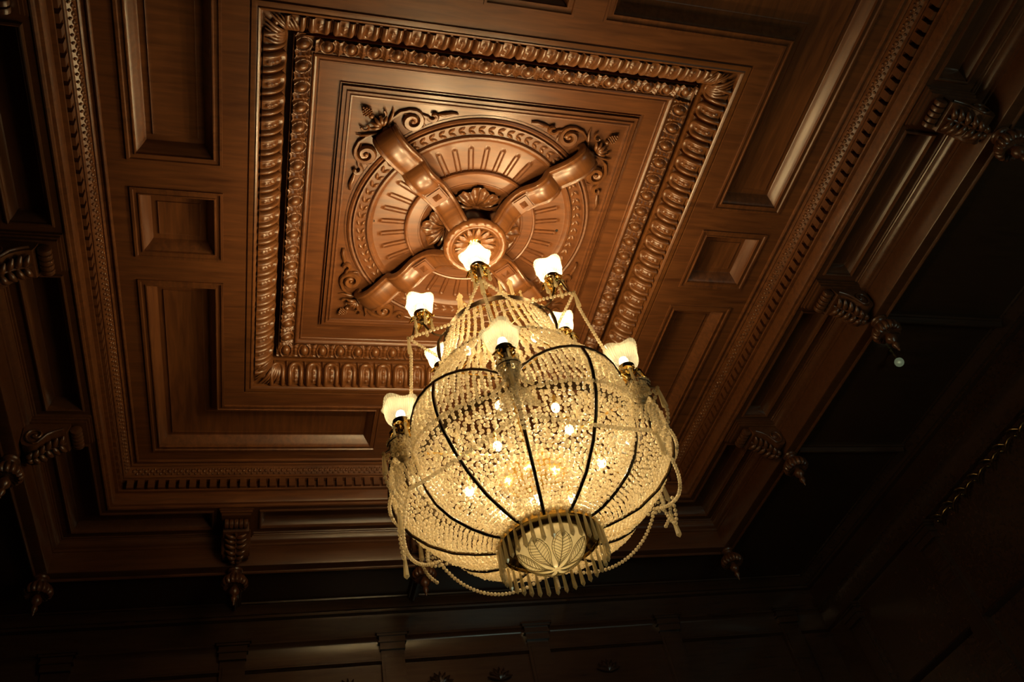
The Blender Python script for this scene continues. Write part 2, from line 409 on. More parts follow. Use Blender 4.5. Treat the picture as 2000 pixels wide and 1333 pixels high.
# ================================================================== CEILING ROSE
rose = empty('ceiling_rose', (0, 0, H), 'large round carved wooden ceiling rose with four curved straps above the chandelier', 'ceiling rose')
disc = [(0.0, .02), (.36, .02), (.385, .012), (.395, 0), (.402, .0), (.404, .004), (.409, .004), (.411, 0), (.485, 0), (.488, -.012), (.498, -.016), (.508, -.008), (.512, .018), (.60, .020), (.735, .018), (.748, .014), (.760, .0), (.775, -.010), (.790, -.010), (.797, -.002),
        (.80, .012), (.875, .012), (.880, .0), (.886, -.018), (.896, -.020), (.902, -.010), (.903, .0), (.908, .0), (.910, -.014), (.922, -.020), (.936, -.012), (.940, -.001), (.955, -.001)]
ob('disc', mk('disc', *lathe([(r, z - .004) for r, z in disc], 96), ang=30), WX, rose)
def roseflute(s, t):      # s across, t radial offset from .50
    y = t - .50; L_ = .19; d = abs(s) if y < L_ - .018 else math.hypot(s, y - (L_ - .018))
    return bump(d, .009, .0215, .013) - (.006 if d < .010 else 0)
rfm = mk('flute', *field(-.022, .022, .508, .715, 14, 16, roseflute, lambda s, t, h: (s, t, .0135 - h)), ang=60)
for q in range(4):
    for i in range(7): ob('flute', rfm, WX, rose, rot=(0, 0, q * PI / 2 + R(-30 + 10 * i) + 0))
# leaf band
lfm = mk('leaf', *join([field(-.030, .030, -.016, .016, 8, 5, lambda s, t: .019 * max(0, 1 - (s / .030) ** 2) * max(0, 1 - (t / (.016 * (1 - .6 * (s / .03) ** 2))) ** 2) - .002 + .002 * (abs(t) < .002)), tube([(-.03, 0, -.004), (0, 0, -.015), (.028, 0, -.006)], .002, 4)]), ang=70)
for i in range(74):
    a = 2 * PI * i / 74
    for q, (rr, tl) in enumerate(((.821, .45), (.853, -.45))):
        ob('leaf', lfm, CARV, rose, loc=(-rr * math.sin(a), rr * math.cos(a), .010), rot=(0, 0, a + tl))
# straps
sp_ = [(1.045, .012), (1.075, -.02), (1.078, -.06), (1.05, -.10), (1.00, -.125), (.94, -.130), (.88, -.122), (.82, -.106), (.775, -.092), (.755, -.088), (.745, -.098), (.73, -.118), (.70, -.138), (.66, -.148), (.62, -.146), (.58, -.132), (.54, -.112), (.50, -.098), (.46, -.095), (.42, -.098), (.38, -.108), (.34, -.13), (.30, -.165), (.26, -.205), (.225, -.225)]
cs_ = [(-.098, -.045), (-.100, -.006), (-.094, .002), (-.078, .003), (-.070, -.004), (-.062, .004), (-.03, .010), (0, .012), (.03, .010), (.062, .004), (.070, -.004), (.078, .003), (.094, .002), (.100, -.006), (.098, -.045)]
V, F = [], []
for i, (r, z) in enumerate(sp_):
    a, b = sp_[max(0, i - 1)], sp_[min(len(sp_) - 1, i + 1)]; tx, tz = b[0] - a[0], b[1] - a[1]; l = math.hypot(tx, tz); tx /= l; tz /= l
    nx, nz = tz, -tx          # normal pointing down when going inward
    if nz > 0 and i > 3: nx, nz = -nx, -nz
    if i <= 3: nx, nz = -tz, tx
    wd = 1.0 if r > .5 else .82 + .18 * (r - .2) / .3
    for s, n in cs_: V.append((s * wd, r + nx * n, z + nz * n))
n = len(cs_)
for i in range(len(sp_) - 1):
    for j in range(n): F.append((i * n + j, i * n + (j + 1) % n, (i + 1) * n + (j + 1) % n, (i + 1) * n + j))
stm = mk('strap', V, F, ang=45)
stud = join([box(-.068, .068, .40, .53, -.118, -.088), box(-.058, .058, .412, .518, -.128, -.118), ([(-.05, .42, -.126), (.05, .42, -.126), (.05, .51, -.126), (-.05, .51, -.126), (-.036, .434, -.120), (.036, .434, -.120), (.036, .496, -.120), (-.036, .496, -.120), (0, .465, -.160)],
        [(0, 1, 5, 4), (1, 2, 6, 5), (2, 3, 7, 6), (3, 0, 4, 7), (4, 5, 8), (5, 6, 8), (6, 7, 8), (7, 4, 8)]), box(-.075, .075, .53, .545, -.112, -.085)])
sdm = mk('stud', *stud, smooth=False)
for k in range(4):
    s_ = ob('strap', stm, CARV, rose, rot=(0, 0, PI / 4 + k * PI / 2)); ob('stud', sdm, WX, s_)
# acanthus fans between straps
def acan():
    ps = []
    def pos(a, u, h):
        k = abs(a) * 9 / 1.15 ; lobe = 1 + .07 * math.cos(a * 7.2) + .02 * math.sin(a * 31)
        rr = .178 * u * lobe * (1 - .10 * abs(a)); return (math.sin(a) * rr * 1.15, .200 + math.cos(a) * rr, -.004 - h)
    def hh(a, u): return .052 * math.sin(min(1, u * 1.02) * 2.5) + .013 * u * math.cos(a * 14.4) + .006 * math.sin(u * 22) * abs(math.sin(a * 7.2)) * u
    ps.append(field(-1.15, 1.15, .02, 1, 60, 14, hh, pos))
    for q in range(-3, 4):
        a = q * .87 / 2; ps.append(tube([pos(a, u, hh(a, u) + .002) for u in np.linspace(.15, .96, 7)], [.005, .007, .008, .009, .010, .011, .007], 5))
    return join(ps)
acm = mk('acanthus_leaf', *acan(), ang=60)
for k in range(4): ob('acanthus_leaf', acm, CARV, rose, rot=(0, 0, k * PI / 2))
def bossrib(a, r, z): return .018 * (math.cos(a * 22) > .93) * -1 if r > .19 and z < -.2 else 0
boss = ob('boss', mk('boss', *lathe([(.15, .02), (.15, -.14), (.19, -.165), (.215, -.185), (.235, -.205), (.244, -.230), (.238, -.256), (.22, -.270), (.20, -.266), (.19, -.255), (.182, -.258), (.174, -.250), (.168, -.235), (.12, -.215), (.05, -.21), (0, -.21)], 88, bossrib), ang=50), CARV, rose)
ptm = mk('petal', *join([tube([(0, .04, -.21), (0, .09, -.236), (0, .14, -.245), (0, .162, -.235)], [.010, .024, .020, .006], 6, flat=.5), tube([(.03, .05, -.212), (.036, .10, -.226), (.04, .15, -.240)], [.006, .012, .008], 5)]), ang=70)
for i in range(12): ob('petal', ptm, CARV, boss, rot=(0, 0, i * PI / 6))
for x, y in ((-.745, .01), (.70, -.02)):
    ob('screw_hole', mk('screw_hole', *lathe([(0, .0), (.007, .0), (.010, -.003), (.012, 0), (.012, .004)], 12)), HOLE, rose, loc=(x, y, .012))

# ---- corner scroll ornaments (drawn for the corner at -x -y, then turned)
def spiral(pts0, c, r0, a0, turns, r1, z=-.012, n=26, sgn=1):
    out = [Vector((*p, z)) for p in pts0]
    for u in np.linspace(0, 1, n):
        a = a0 + sgn * turns * 2 * PI * u; r = r0 + (r1 - r0) * u
        out.append(Vector((c[0] + r * math.cos(a), c[1] + r * math.sin(a), z - .010 * u)))
    return out
def arm2(mirror):
    ps = []
    f = (lambda p: (p[1], p[0])) if mirror else (lambda p: p)
    def T(pts, r, **k):
        q = [((p[1], p[0], p[2]) if mirror else tuple(p)) for p in pts]; return tube(q, r, 6, **k)
    main = spiral([(-.735, -.805), (-.71, -.86), (-.66, -.915), (-.60, -.935)], (-.572, -.862), .073, -PI / 2 + .2, 1.55, .008)
    m = len(main); ps.append(T(main, [.010 + .017 * math.sin(PI * min(1, i / m * 1.15)) for i in range(m)]))
    ps.append(ell((*f((-.572, -.862)), -.03), (.014, .014, .012)))
    t2 = spiral([(-.60, -.935), (-.55, -.93), (-.50, -.905)], (-.435, -.912), .040, PI * .9, -.85, .008, n=14)
    ps.append(T(t2, [.008 + .012 * math.sin(PI * i / len(t2)) for i in range(len(t2))]))
    ps.append(T([(-.40, -.925, -.01), (-.36, -.93, -.016), (-.31, -.945, -.014), (-.265, -.943, -.01)], [.008, .017, .014, .011]))
    ps.append(T([(-.735, -.80, -.012), (-.72, -.86, -.018), (-.71, -.91, -.016), (-.715, -.945, -.010)], [.008, .014, .009, .003]))
    ps.append(T([(-.64, -.90, -.01), (-.60, -.905, -.016), (-.555, -.885, -.018), (-.53, -.85, -.012)], [.003, .008, .009, .004]))
    ps.append(T([(-.50, -.86, -.01), (-.485, -.84, -.014), (-.49, -.81, -.010)], [.008, .007, .003]))
    return join(ps)
def blossom():
    ps = []
    for j in range(-2, 3):
        a = R(225) + j * .5
        pts = [(-.77 + math.cos(a) * u * .085, -.80 + math.sin(a) * u * .085, -.012 - .028 * math.sin(u * 2.6)) for u in np.linspace(0, 1, 6)]
        ps.append(tube(pts, [.008, .014, .017, .016, .012, .006], 6))
    for sgn in (1, -1):
        pts = []
        for u in np.linspace(0, 1, 14):
            a = R(225) + sgn * (1.2 + u * 4.2); r = .035 * (1 - .65 * u)
            c = (-.835 + sgn * .048, -.835 - sgn * .048)
            pts.append((c[0] + r * math.cos(a), c[1] + r * math.sin(a), -.02 - .012 * u))
        ps.append(tube(pts, [.011 - .005 * i / 14 for i in range(14)], 6))
    ps += [ell((-.745, -.775, -.02), (.026, .026, .022)), ell((-.765, -.735, -.015), (.016, .022, .015)), ell((-.725, -.80, -.015), (.022, .016, .015))]
    return join(ps)
def acorn():
    ps = [ell((-.855, -.868, -.022), (.020, .020, .018))]
    for i in range(5):
        for j in range(4 - (i > 2) - (i > 3) * 2 + (i == 1)):
            w_ = (j - (3 - (i > 2) - (i > 3) * 2 + (i == 1)) / 2) * .015
            ps.append(ell((-.872 - i * .0105 - w_ * .7, -.885 - i * .0105 + w_ * .7, -.026), (.009, .009, .012), 6, 4))
    return join(ps)
ar0, ar1 = mk('scroll', *arm2(False), ang=60), mk('scroll', *arm2(True), ang=60)
blm, acn = mk('blossom', *blossom(), ang=60), mk('acorn', *acorn(), ang=60)
for k, lb in enumerate(('upper left corner, beside the left strap end', 'upper right corner, beside the right strap end', 'lower right corner, behind the chandelier', 'lower left corner, below the strap end')):
    e = empty('scroll_ornament', (0, 0, H), 'carved wooden scroll and blossom ornament in the ' + lb, 'ornament', 'corner scroll ornaments round the rose', rot=(0, 0, k * PI / 2))
    ob('scroll', ar0, CARV, e); ob('scroll', ar1, CARV, e); ob('blossom', blm, CARV, e); ob('acorn', acn, CARV, e)

# ================================================================== BRACKETS AND PENDANT FINIALS
def capm():
    ps = []
    for (w_, a0, a1, z0, z1) in ((.145, 2.728, 3.150, -.600, -.578), (.135, 2.740, 3.150, -.618, -.600), (.122, 2.756, 3.150, -.640, -.618)):
        ps.append(box(-w_, w_, a0, a1, z0, z1))
    return join(ps)
out_ = [(3.165, -.64), (3.165, -.80), (3.15, -.835), (3.11, -.855), (3.06, -.845), (3.03, -.815), (3.00, -.775), (2.96, -.745), (2.91, -.725), (2.88, -.722), (2.87, -.70), (2.86, -.66), (2.86, -.64)]
def scrollbody():
    n = len(out_); V = [(x, a, z) for x in (-.108, .108) for a, z in out_]
    return V, [(i, (i + 1) % n, n + (i + 1) % n, n + i) for i in range(n)] + [tuple(range(n))[::-1], tuple(range(n, 2 * n))]
def rollm():
    ps = []; 
    for j in range(5):
        x0 = -.10 + j * .04
        ps.append(xf(lathe([(0, 0), (.030, 0), (.041, .006), (.043, .02), (.041, .034), (.030, .04), (0, .04)], 14), Matrix.Translation((x0, 2.822, -.682)) @ Matrix.Rotation(PI / 2, 4, 'Y')))
    return join(ps)
def volute(x):
    ps = []
    if True:
        pts = [(x, 3.075 + (.075 * (1 - .8 * u)) * math.cos(2.5 * PI * u + 4.4), -.755 + (.075 * (1 - .8 * u)) * math.sin(2.5 * PI * u + 4.4)) for u in np.linspace(0, 1, 24)]
        ps.append(tube([(x, 2.90, -.695), (x, 2.95, -.715), (x, 3.0, -.745)] + pts, .010, 6)); ps.append(ell((x, 3.075, -.755), (.014, .018, .018)))
    return join(ps)
def bleaf():
    ps = []
    spine = [(2.885, -.728), (2.93, -.742), (2.97, -.762), (3.01, -.79), (3.045, -.83), (3.08, -.86), (3.12, -.868)]
    ps.append(tube([(0, a, z - .012) for a, z in spine], [.012, .012, .011, .010, .009, .008, .006], 6))
    for i, (a, z) in enumerate(spine[1:]):
        for sg in (-1, 1):
            l = (.085, .09, .088, .082, .07, .05)[i]
            pts = [(sg * u * l, a - .035 * u, z - .010 - .014 * math.sin(PI * u) + .012 * u) for u in np.linspace(.05, 1, 6)]
            ps.append(tube(pts, [.010, .020, .024, .022, .016, .007], 6)); ps.append(ell(pts[-2], (.014, .014, .012), 6, 4))
    return join(ps)
BM = dict(cap=mk('cap', *capm(), smooth=False), body=mk('body', *scrollbody(), ang=40), roll=mk('roll', *rollm(), ang=40), vol=mk('volute', *volute(-.112), ang=60), vol2=mk('volute', *volute(.112), ang=60), leaf=mk('leaf', *bleaf(), ang=60))
def fin_rib(a, r, z): return .13 * abs(math.sin(8 * a)) - .07 if -.20 < z < -.045 and r > .045 else 0
FM = dict(neck=mk('neck', *lathe([(.050, .045), (.050, .0), (.062, -.004), (.066, -.016), (.060, -.028), (.046, -.034), (.040, -.045)], 20), ang=40),
          bell=mk('bell', *lathe([(.040, -.045), (.050, -.055), (.066, -.070), (.090, -.092), (.108, -.122), (.112, -.150), (.104, -.172), (.088, -.182), (.075, -.176), (.060, -.165), (.03, -.17), (0, -.17)], 96, fin_rib), ang=50),
          drop=mk('drop', *lathe([(.028, -.165), (.028, -.185), (.040, -.200), (.046, -.220), (.042, -.242), (.026, -.258), (.018, -.268), (.026, -.280), (.028, -.295), (.022, -.312), (.012, -.325), (.010, -.335), (.012, -.345), (0, -.36)], 18), ang=50))
WHERE = {(0, -1.68): 'far beam, first to the left of the chandelier', (0, 0.0): 'far beam, touching the left edge of the chandelier',
         (1, 1.68): 'left beam, near the lower left ceiling corner', (1, 0.0): 'left beam, beside the square ceiling panel', (1, -1.68): 'left beam, nearest the top left',
         (3, 1.68): 'right beam, nearest the top right', (3, 0.0): 'right beam, next to the small globe lamp', (3, -1.68): 'right beam, near the lower right ceiling corner'}
for (k, s), lb in WHERE.items():
    s2 = {0: s, 1: s, 3: s}[k]
    M = Matrix.Rotation(k * PI / 2, 3, 'Z')
    p = M @ Vector((s2, 0, 0))
    e = empty('bracket', (p.x, p.y, H), 'carved scroll bracket on the ' + lb, 'bracket', 'scroll brackets under the cornice', rot=(0, 0, k * PI / 2))
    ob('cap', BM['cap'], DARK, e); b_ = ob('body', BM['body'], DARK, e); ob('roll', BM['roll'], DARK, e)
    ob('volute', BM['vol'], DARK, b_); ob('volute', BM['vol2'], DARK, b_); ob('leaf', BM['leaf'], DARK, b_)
    p = M @ Vector((s2, 3.225, 0))
    e = empty('pendant_finial', (p.x, p.y, H - .884), 'turned drop finial on the ' + lb, 'finial', 'drop finials under the beams', rot=(0, 0, k * PI / 2))
    for q in ('neck', 'bell', 'drop'): ob(q, FM[q], DARK, e)
for x, lb in ((-3.225, 'far left'), (3.225, 'far right')):
    e = empty('pendant_finial', (x, 3.225, H - .884), 'turned wooden drop finial under the %s corner of the beam' % lb, 'finial', 'drop finials under the beams')
    for q in ('neck', 'bell', 'drop'): ob(q, FM[q], DARK, e)

# garland on the right wall
glf = mk('garland_leaf', *tube([(0, -.085, 0), (-.02, -.04, .012), (-.03, 0, .016), (-.02, .05, .008), (0, .10, -.004)], [.003, .013, .016, .012, .003], 6), ang=60)
bry = mk('berry', *ell((0, 0, 0), (.018, .018, .018)))
for i in range(17):
    y = .22 + i * .1
    ob('garland_leaf', glf, STEEL, wr, loc=(XW - .03, y, H - 1.55 + .03 * (-1) ** i), rot=((-1) ** i * .5, 0, 0))
    if i % 2 == 0: ob('berry', bry, STEEL, wr, loc=(XW - .04, y, H - 1.57))
# small globe lamp under the right gallery
gl_ = empty('globe_lamp', (3.60, .37, H - .838), 'small dim glass globe lamp hanging from the dark right gallery ceiling', 'lamp')
ob('stem', mk('stem', *lathe([(.02, 0), (.03, -.008), (.012, -.016), (.008, -.09), (.018, -.095), (.022, -.105)], 12)), STEEL, gl_)
ob('globe', mk('globe', *ell((0, 0, -.140), (.040, .040, .040), 16, 10), ang=80), SHADE, gl_)
def plight(name, loc, e, col=WARM, rad=.02, parent=None):
    l = bpy.data.lights.new(name, 'POINT'); l.energy = e; l.color = col; l.shadow_soft_size = rad
    o = bpy.data.objects.new(name, l); C.objects.link(o); o.parent = parent; o.location = loc; return o
plight('globe_light', (0, 0, -.14), .04, (.8, 1, .7), .01, gl_)

# ================================================================== CHANDELIER
CH = empty('chandelier', (0, 0, H - .25), 'huge lit crystal bead chandelier with brass lamp arms hanging from the ceiling rose', 'chandelier')
ZO = .25                     # local z = ceiling z + ZO
def pol(r, deg, z): a = R(deg); return (r * math.cos(a), r * math.sin(a), z + ZO)
def circ(r, z, n=72, a0=0): return [pol(r, a0 + 360 * i / n, z) for i in range(n)]
def band(r, z0, z1, n=72, t=.006):
    V, F = [], []
    for i in range(n):
        for rr, z in ((r, z0), (r, z1), (r + t, z1), (r + t, z0)): V.append(pol(rr, 360 * i / n, z))
    for i in range(n):
        k = (i + 1) % n
        for j in range(4): F.append((i * 4 + j, k * 4 + j, k * 4 + (j + 1) % 4, i * 4 + (j + 1) % 4))
    return V, F
ob('stem', mk('stem', *[x for x in xf(join([lathe([(.0, .045), (.05, .045), (.055, .03), (.03, .015), (.012, .0), (.012, -.55), (.03, -.57), (.035, -.60), (.02, -.64), (.02, -.95), (.05, -1.0), (.06, -1.05), (.02, -1.1), (.018, -2.1), (0, -2.1)], 16)]), Matrix.Identity(4))], ang=50), BRASS, CH)
ob('crown_hoop', mk('crown_hoop', *band(.362, -1.285, -1.245)), BRONZE, CH)
PH_U, PH_L = 6, 9
ob('hexagon_wire', mk('hexagon_wire', *tube(circ(.362, -1.30, 6, PH_U), .006, 6, True)), BRASS, CH)
ob('inner_hoop', mk('inner_hoop', *band(.662, -2.365, -2.305)), BRONZE, CH)
ob('neck_hoop', mk('neck_hoop', *tube(circ(.50, -1.70, 60), .006, 6, True)), BRONZE, CH)
ob('spider', mk('spider', *join([tube([pol(.02, PH_U + 60 * i, -1.2), pol(.2, PH_U + 60 * i, -1.22), pol(.362, PH_U + 60 * i, -1.265)], .007, 6) for i in range(6)] + [tube([pol(.02, PH_L + 60 * i, -2.28), pol(.35, PH_L + 60 * i, -2.30), pol(.655, PH_L + 60 * i, -2.33)], .007, 6) for i in range(6)])), BRASS, CH)
# rib profiles measured on the basket
petal = np.array([(.795, -2.18), (.820, -2.29), (.815, -2.38), (.785, -2.50), (.72, -2.605), (.63, -2.70), (.50, -2.785), (.38, -2.825), (.275, -2.85)])
lampr = np.array([(.655, -2.29), (.672, -2.38), (.668, -2.47), (.645, -2.58), (.60, -2.67), (.53, -2.745), (.43, -2.805), (.34, -2.838), (.275, -2.85)])
def res(P, n):
    d = np.concatenate([[0], np.cumsum(np.linalg.norm(np.diff(P, axis=0), axis=1))]); q = np.linspace(0, d[-1], n)
    return np.stack([np.interp(q, d, P[:, i]) for i in (0, 1)], 1)
NP_ = 33
pp, lp = res(petal, NP_), res(lampr, NP_)
def skin(deg):
    w_ = abs(math.sin(3 * R(deg - PH_L))) ** .65
    return lp * (1 - w_) + pp * w_
for i in range(12):
    d = PH_L + 30 * i; q = skin(d)
    ob('rib', mk('rib', *tube([pol(r + .017, d, z - .004) for r, z in q[:-1]] + [pol(.282, d, -2.852)], .0095, 6), ang=60), BRONZE, CH)
arch = [skin(a)[0] for a in range(0, 360, 5)]
ob('arch_rim', mk('arch_rim', *tube([pol(arch[i][0] + .016, 5 * i, arch[i][1]) for i in range(72)], .008, 6, True), ang=60), BRONZE, CH)
# bottom ring, plate, bowl
ob('bottom_ring', mk('bottom_ring', *band(.272, -2.875, -2.838, 60, .010)), BRASS, CH)
ob('base_plate', mk('base_plate', *lathe([(.272, -2.86 + ZO), (.24, -2.855 + ZO), (.205, -2.862 + ZO), (.196, -2.872 + ZO), (.188, -2.872 + ZO), (.186, -2.862 + ZO)], 48)), STEEL, CH)
V, F = [], []
nb, mb = 120, 44
for j in range(nb):
    a = 2 * PI * j / nb
    for i in range(mb + 1):
        t = i / mb; th = t * PI / 2 * .995
        r = .192 * math.cos(th); z = -2.872 - .158 * math.sin(th)
        # cut leaves: three overlapping leaf shapes repeated round the bowl
        la = ((a * 6 / (2 * PI)) % 1) - .5; wd = .42 * math.sin(PI * min(1, max(0, (t - .12) / .88))) ** .8
        d = 0
        if wd > .02:
            x = abs(la) / wd
            if x < 1: d = -.006 * (1 - x) + .003 * math.sin((t + x * .25) * 60)
            if x < .10: d = .003
        V.append(((r + d) * math.cos(a), (r + d) * math.sin(a), z + ZO))
for j in range(nb):
    k = (j + 1) % nb
    for i in range(mb): F.append((j * (mb + 1) + i, k * (mb + 1) + i, k * (mb + 1) + i + 1, j * (mb + 1) + i + 1))
ob('glass_bowl', mk('glass_bowl', V, F, ang=80), BOWLG, CH, label='cut glass bowl engraved with leaves')
def bpt(a, t, o=.0025):
    th = t * PI / 2 * .995; r = (.192 + o) * math.cos(th); return (r * math.cos(a), r * math.sin(a), -2.872 - (.158 + o) * math.sin(th) + ZO)
lv = []
for sgn in (-1, 1):
    e_ = [(sgn * .40 * math.sin(PI * min(1, max(0, (t - .16) / .74))) ** .8, t) for t in np.linspace(.16, .90, 14)]
    lv.append(tube([bpt(x, t) for x, t in e_], .0026, 4))
    lv.append(tube([bpt(x * .8, .16 + (t - .16) * .9 + .03) for x, t in e_], .0016, 4))
    for t in np.linspace(.30, .78, 9):
        wd = .40 * math.sin(PI * (t - .16) / .74) ** .8; lv.append(tube([bpt(0, t + .05), bpt(sgn * wd * .5, t), bpt(sgn * wd * .92, t - .05)], .0017, 4))
lv.append(tube([bpt(0, t) for t in np.linspace(.2, .93, 9)], .0028, 4))
blf = mk('engraved_leaf', *join(lv), ang=60)
ENG = glass('engraved_glass', (.32, .27, .15), transp=.35, rough=.15)
for i in range(7): ob('engraved_leaf', blf, ENG, CH, rot=(0, 0, i * 2 * PI / 7 + .25))
# crystal prism meshes (hang from origin)
def prism(L_, w_, spear=False, top=True):
    ps = []
    if top: ps.append(xf(lathe([(0, -.007), (.011, -.005), (.011, .005), (0, .007)], 8), Matrix.Translation((0, 0, -.012)) @ Matrix.Rotation(PI / 2, 4, 'X')))
    pf = [(0, -.024), (w_ * .45, -.028), (w_ * .62, -.05), (w_ * 1.0, -L_ + .02), (0, -L_)]
    if spear: pf = [(0, .0), (w_ * .9, -.030), (w_ * 1.5, -.045), (w_ * .9, -.06), (w_ * .9, -L_ + .01), (0, -L_)]
    ps.append(lathe(pf, 6)); return join(ps)
PR = mk('crystal_prism', *prism(.168, .013), ang=15); PRs = mk('crystal_prism', *prism(.115, .0135), ang=15)
PRl = mk('crystal_prism', *prism(.165, .017), ang=15); SPR = mk('spear_prism', *prism(.165, .0145, True, False), ang=15)
for i in range(36): ob('crystal_prism', PR, CRYS, CH, loc=pol(.286, i * 10 + 3, -2.855), rot=(0, 0, R(i * 10)))
ob('ring_beading', beads([pol(.29, i * 8, -2.848) for i in range(45)] , .0115), BEAD, CH, kind='stuff')

BR = .0115
def strands(degs, curve, pitch, jit=.002, drop=.0):
    out = []
    for d in degs:
        q = curve(d); p = along([pol(r, d, z) for r, z in q], pitch); p = p + rng.normal(0, jit, p.shape)
        if drop: p = p[rng.random(len(p)) > drop]
        out.append(p)
    return np.concatenate(out)
def c_crown(d):
    return [(.362, -1.30), (.385, -1.40), (.42, -1.52), (.46, -1.62), (.50, -1.70)]
def c_sh(d):
    e = skin(d)[0]; b = np.array([(.50, -1.70), (.545, -1.79), (.60, -1.88), (.665, -1.97), (.725, -2.06), (.80, -2.18)])
    u = np.linspace(0, 1, 6)[:, None] ** 1.5
    return b * (1 - u) + (b + (e - b[-1])) * u
body = np.concatenate([strands(np.arange(0, 360, 2.7), skin, .0262, .0022), strands(np.arange(1.2, 360, 3.4), c_sh, .0265, .003)])
ob('bead_curtain', beads(body, BR + rng.normal(0, .0006, len(body))), BEAD, CH, kind='stuff', label='dense basket curtain of strung glass beads')
ob('bead_curtain', beads(strands(np.arange(0, 360, 6.8), c_crown, .0262, .0015), BR), BEAD, CH, kind='stuff', label='sparser upper curtain of hanging bead strands')
def c_in(d): return [(.65, -2.34), (.5, -2.42), (.35, -2.47), (.22, -2.46)]
def c_in2(d): return [(.28, -2.50), (.26, -2.60), (.20, -2.68), (.1, -2.72)]
ob('bead_curtain', beads(np.concatenate([strands(np.arange(0, 360, 6), c_in, .030, .004), strands(np.arange(0, 360, 14), c_in2, .034, .003)]), BR), BEAD, CH, kind='stuff', label='inner swags of beads round the gilt dish')
ob('gilt_dish', mk('gilt_dish', *lathe([(.0, -2.44 + ZO), (.10, -2.45 + ZO), (.17, -2.44 + ZO), (.205, -2.42 + ZO), (.215, -2.41 + ZO), (.20, -2.40 + ZO), (0, -2.38 + ZO)], 40), ang=40), BRASS, CH)
# outer skin of drops and rosettes between the ribs: small gilt clips seen through the beads
# prisms hanging inside the crown curtain
for i in range(24):
    ob('crystal_prism', PRl, CRYS, CH, loc=pol(.50, i * 15 + 4, -1.66), rot=(0, 0, R(i * 15)))

# ---- lamps
def rim(a): return 1 + .10 * math.cos(4 * a + .6)
def shade():
    V, F = [], []; n = 88; pf = [(.040, 0), (.056, .005), (.070, .018), (.079, .038), (.083, .060), (.084, .082), (.089, .102), (.099, .116)]
    m = len(pf)
    for j in range(n):
        a = 2 * PI * j / n
        for i, (r, z) in enumerate(pf):
            t = i / (m - 1); f = 1 + .09 * t ** 2 * math.cos(4 * a) + .022 * (-1) ** j * (.5 + t * (1 - t))
            V.append((r * f * math.cos(a), r * f * math.sin(a), z + .012 * t ** 2 * math.cos(4 * a)))
    for j in range(n):
        k = (j + 1) % n
        for i in range(m - 1): F.append((j * m + i, k * m + i, k * m + i + 1, j * m + i + 1))
    return V, F
SHM = mk('lamp_shade', *shade(), ang=16)
SOM = mk('socket', *lathe([(0, -.085), (.018, -.082), (.024, -.07), (.020, -.055), (.034, -.045), (.042, -.02), (.046, .0), (.050, .006), (.046, .010), (.040, .004), (0, .0)], 24), ang=40)
BUM = mk('bulb', *lathe([(.012, .0), (.014, .02), (.024, .04), (.028, .058), (.022, .078), (0, .088)], 16), ang=80)
def leafmesh():
    V, F = field(-1, 1, 0, 1, 6, 8, lambda s, t: 0, lambda s, t, h: (s * .030 * math.sin(PI * min(1, t * .85 + .12)) * (1 + .3 * math.sin(t * 20)), .015 + t * .075, -.03 + .03 * math.sin(t * 3.4) + .012 * abs(s) + .006 * math.sin(s * 7)))
    return V, F
LFM = mk('brass_leaf', *leafmesh(), ang=50)
LFM.materials.append(BRASS)
def arm_tier(n, ph, rl, zl, pts_arm, tip, tail, E, big):
    # arm mesh in local frame: x outward, z up ; origin at socket base
    ps = [tube([(x - rl, 0, z - zl) for x, z in pts_arm], .0075, 6)]
    ps.append(tube([(0, 0, -.085), (.05, 0, -.075), (tip[0] - rl - .03, 0, tip[1] - zl + .03), (tip[0] - rl, 0, tip[1] - zl)], [.006, .010, .012, .004], 6, flat=.5))
    if tail: ps.append(tube([(x - rl, 0, z - zl) for x, z in tail], [.007, .008, .009, .013, .010, .003][:len(tail)], 6))
    if big: ps.append(tube([(.03 + .062 * math.cos(a), .062 * math.sin(a), -.150 - .02 * math.cos(a)) for a in np.linspace(0, 2 * PI, 20, endpoint=False)], .004, 5, True))
    am = mk('lamp_arm', *join(ps), ang=60)
    sc_ = 1.08 if big else 1.0
    po = []
    if big:
        for a in np.linspace(0, 2 * PI, 18, endpoint=False):
            po.append(along([(.03 + .06 * math.cos(a), .06 * math.sin(a), -.155), (.03 + .045 * math.cos(a), .045 * math.sin(a), -.20), (0.01 + .015 * math.cos(a), .015 * math.sin(a), -.27), (-.01, 0, -.33)], .021))
        for j in range(5):
            z = -.34 - j * .028; pm_ = []
            for u in np.linspace(-1, 1, 11): pm_.append((.02 + .05 * (1 - u * u) - .04 * abs(u), u * (.07 + .012 * j), z + .03 * u * u + .0))
            po.append(along(pm_, .022))
        pouch = beads(np.concatenate(po), .0105)
    for i in range(n):
        d = ph + 60 * i
        a = ob('lamp_arm', am, BRONZE, CH, loc=pol(rl, d, zl), rot=(0, 0, R(d)))
        ob('socket', SOM, STEEL, a); s = ob('lamp_shade', SHM, SHADE, a, loc=(0, 0, .004), rot=(0, 0, .5 + i * 1.1)); s.scale = (sc_, sc_, sc_)
        ob('bulb', BUM, BULB, a)
        plight('lamp_light', (0, 0, .085), E, WARM, .028, a)
        for q in range(5 if not big else 4):
            ob('brass_leaf', LFM, BRASS, a, loc=(0, 0, -.045), rot=(0, .0, q * 2 * PI / (5 if not big else 4) + .7))
        for q in range(5):
            an = q * 2 * PI / 5 + .3; ob('crystal_prism', PRs, CRYS, a, loc=(.058 * math.cos(an), .058 * math.sin(an), -.050), rot=(0, 0, an))
        ob('crystal_prism', PRl, CRYS, a, loc=(tip[0] - rl + .004, 0, tip[1] - zl + .01))
        if big: ob('bead_pouch', pouch, BEAD, a, kind='stuff')
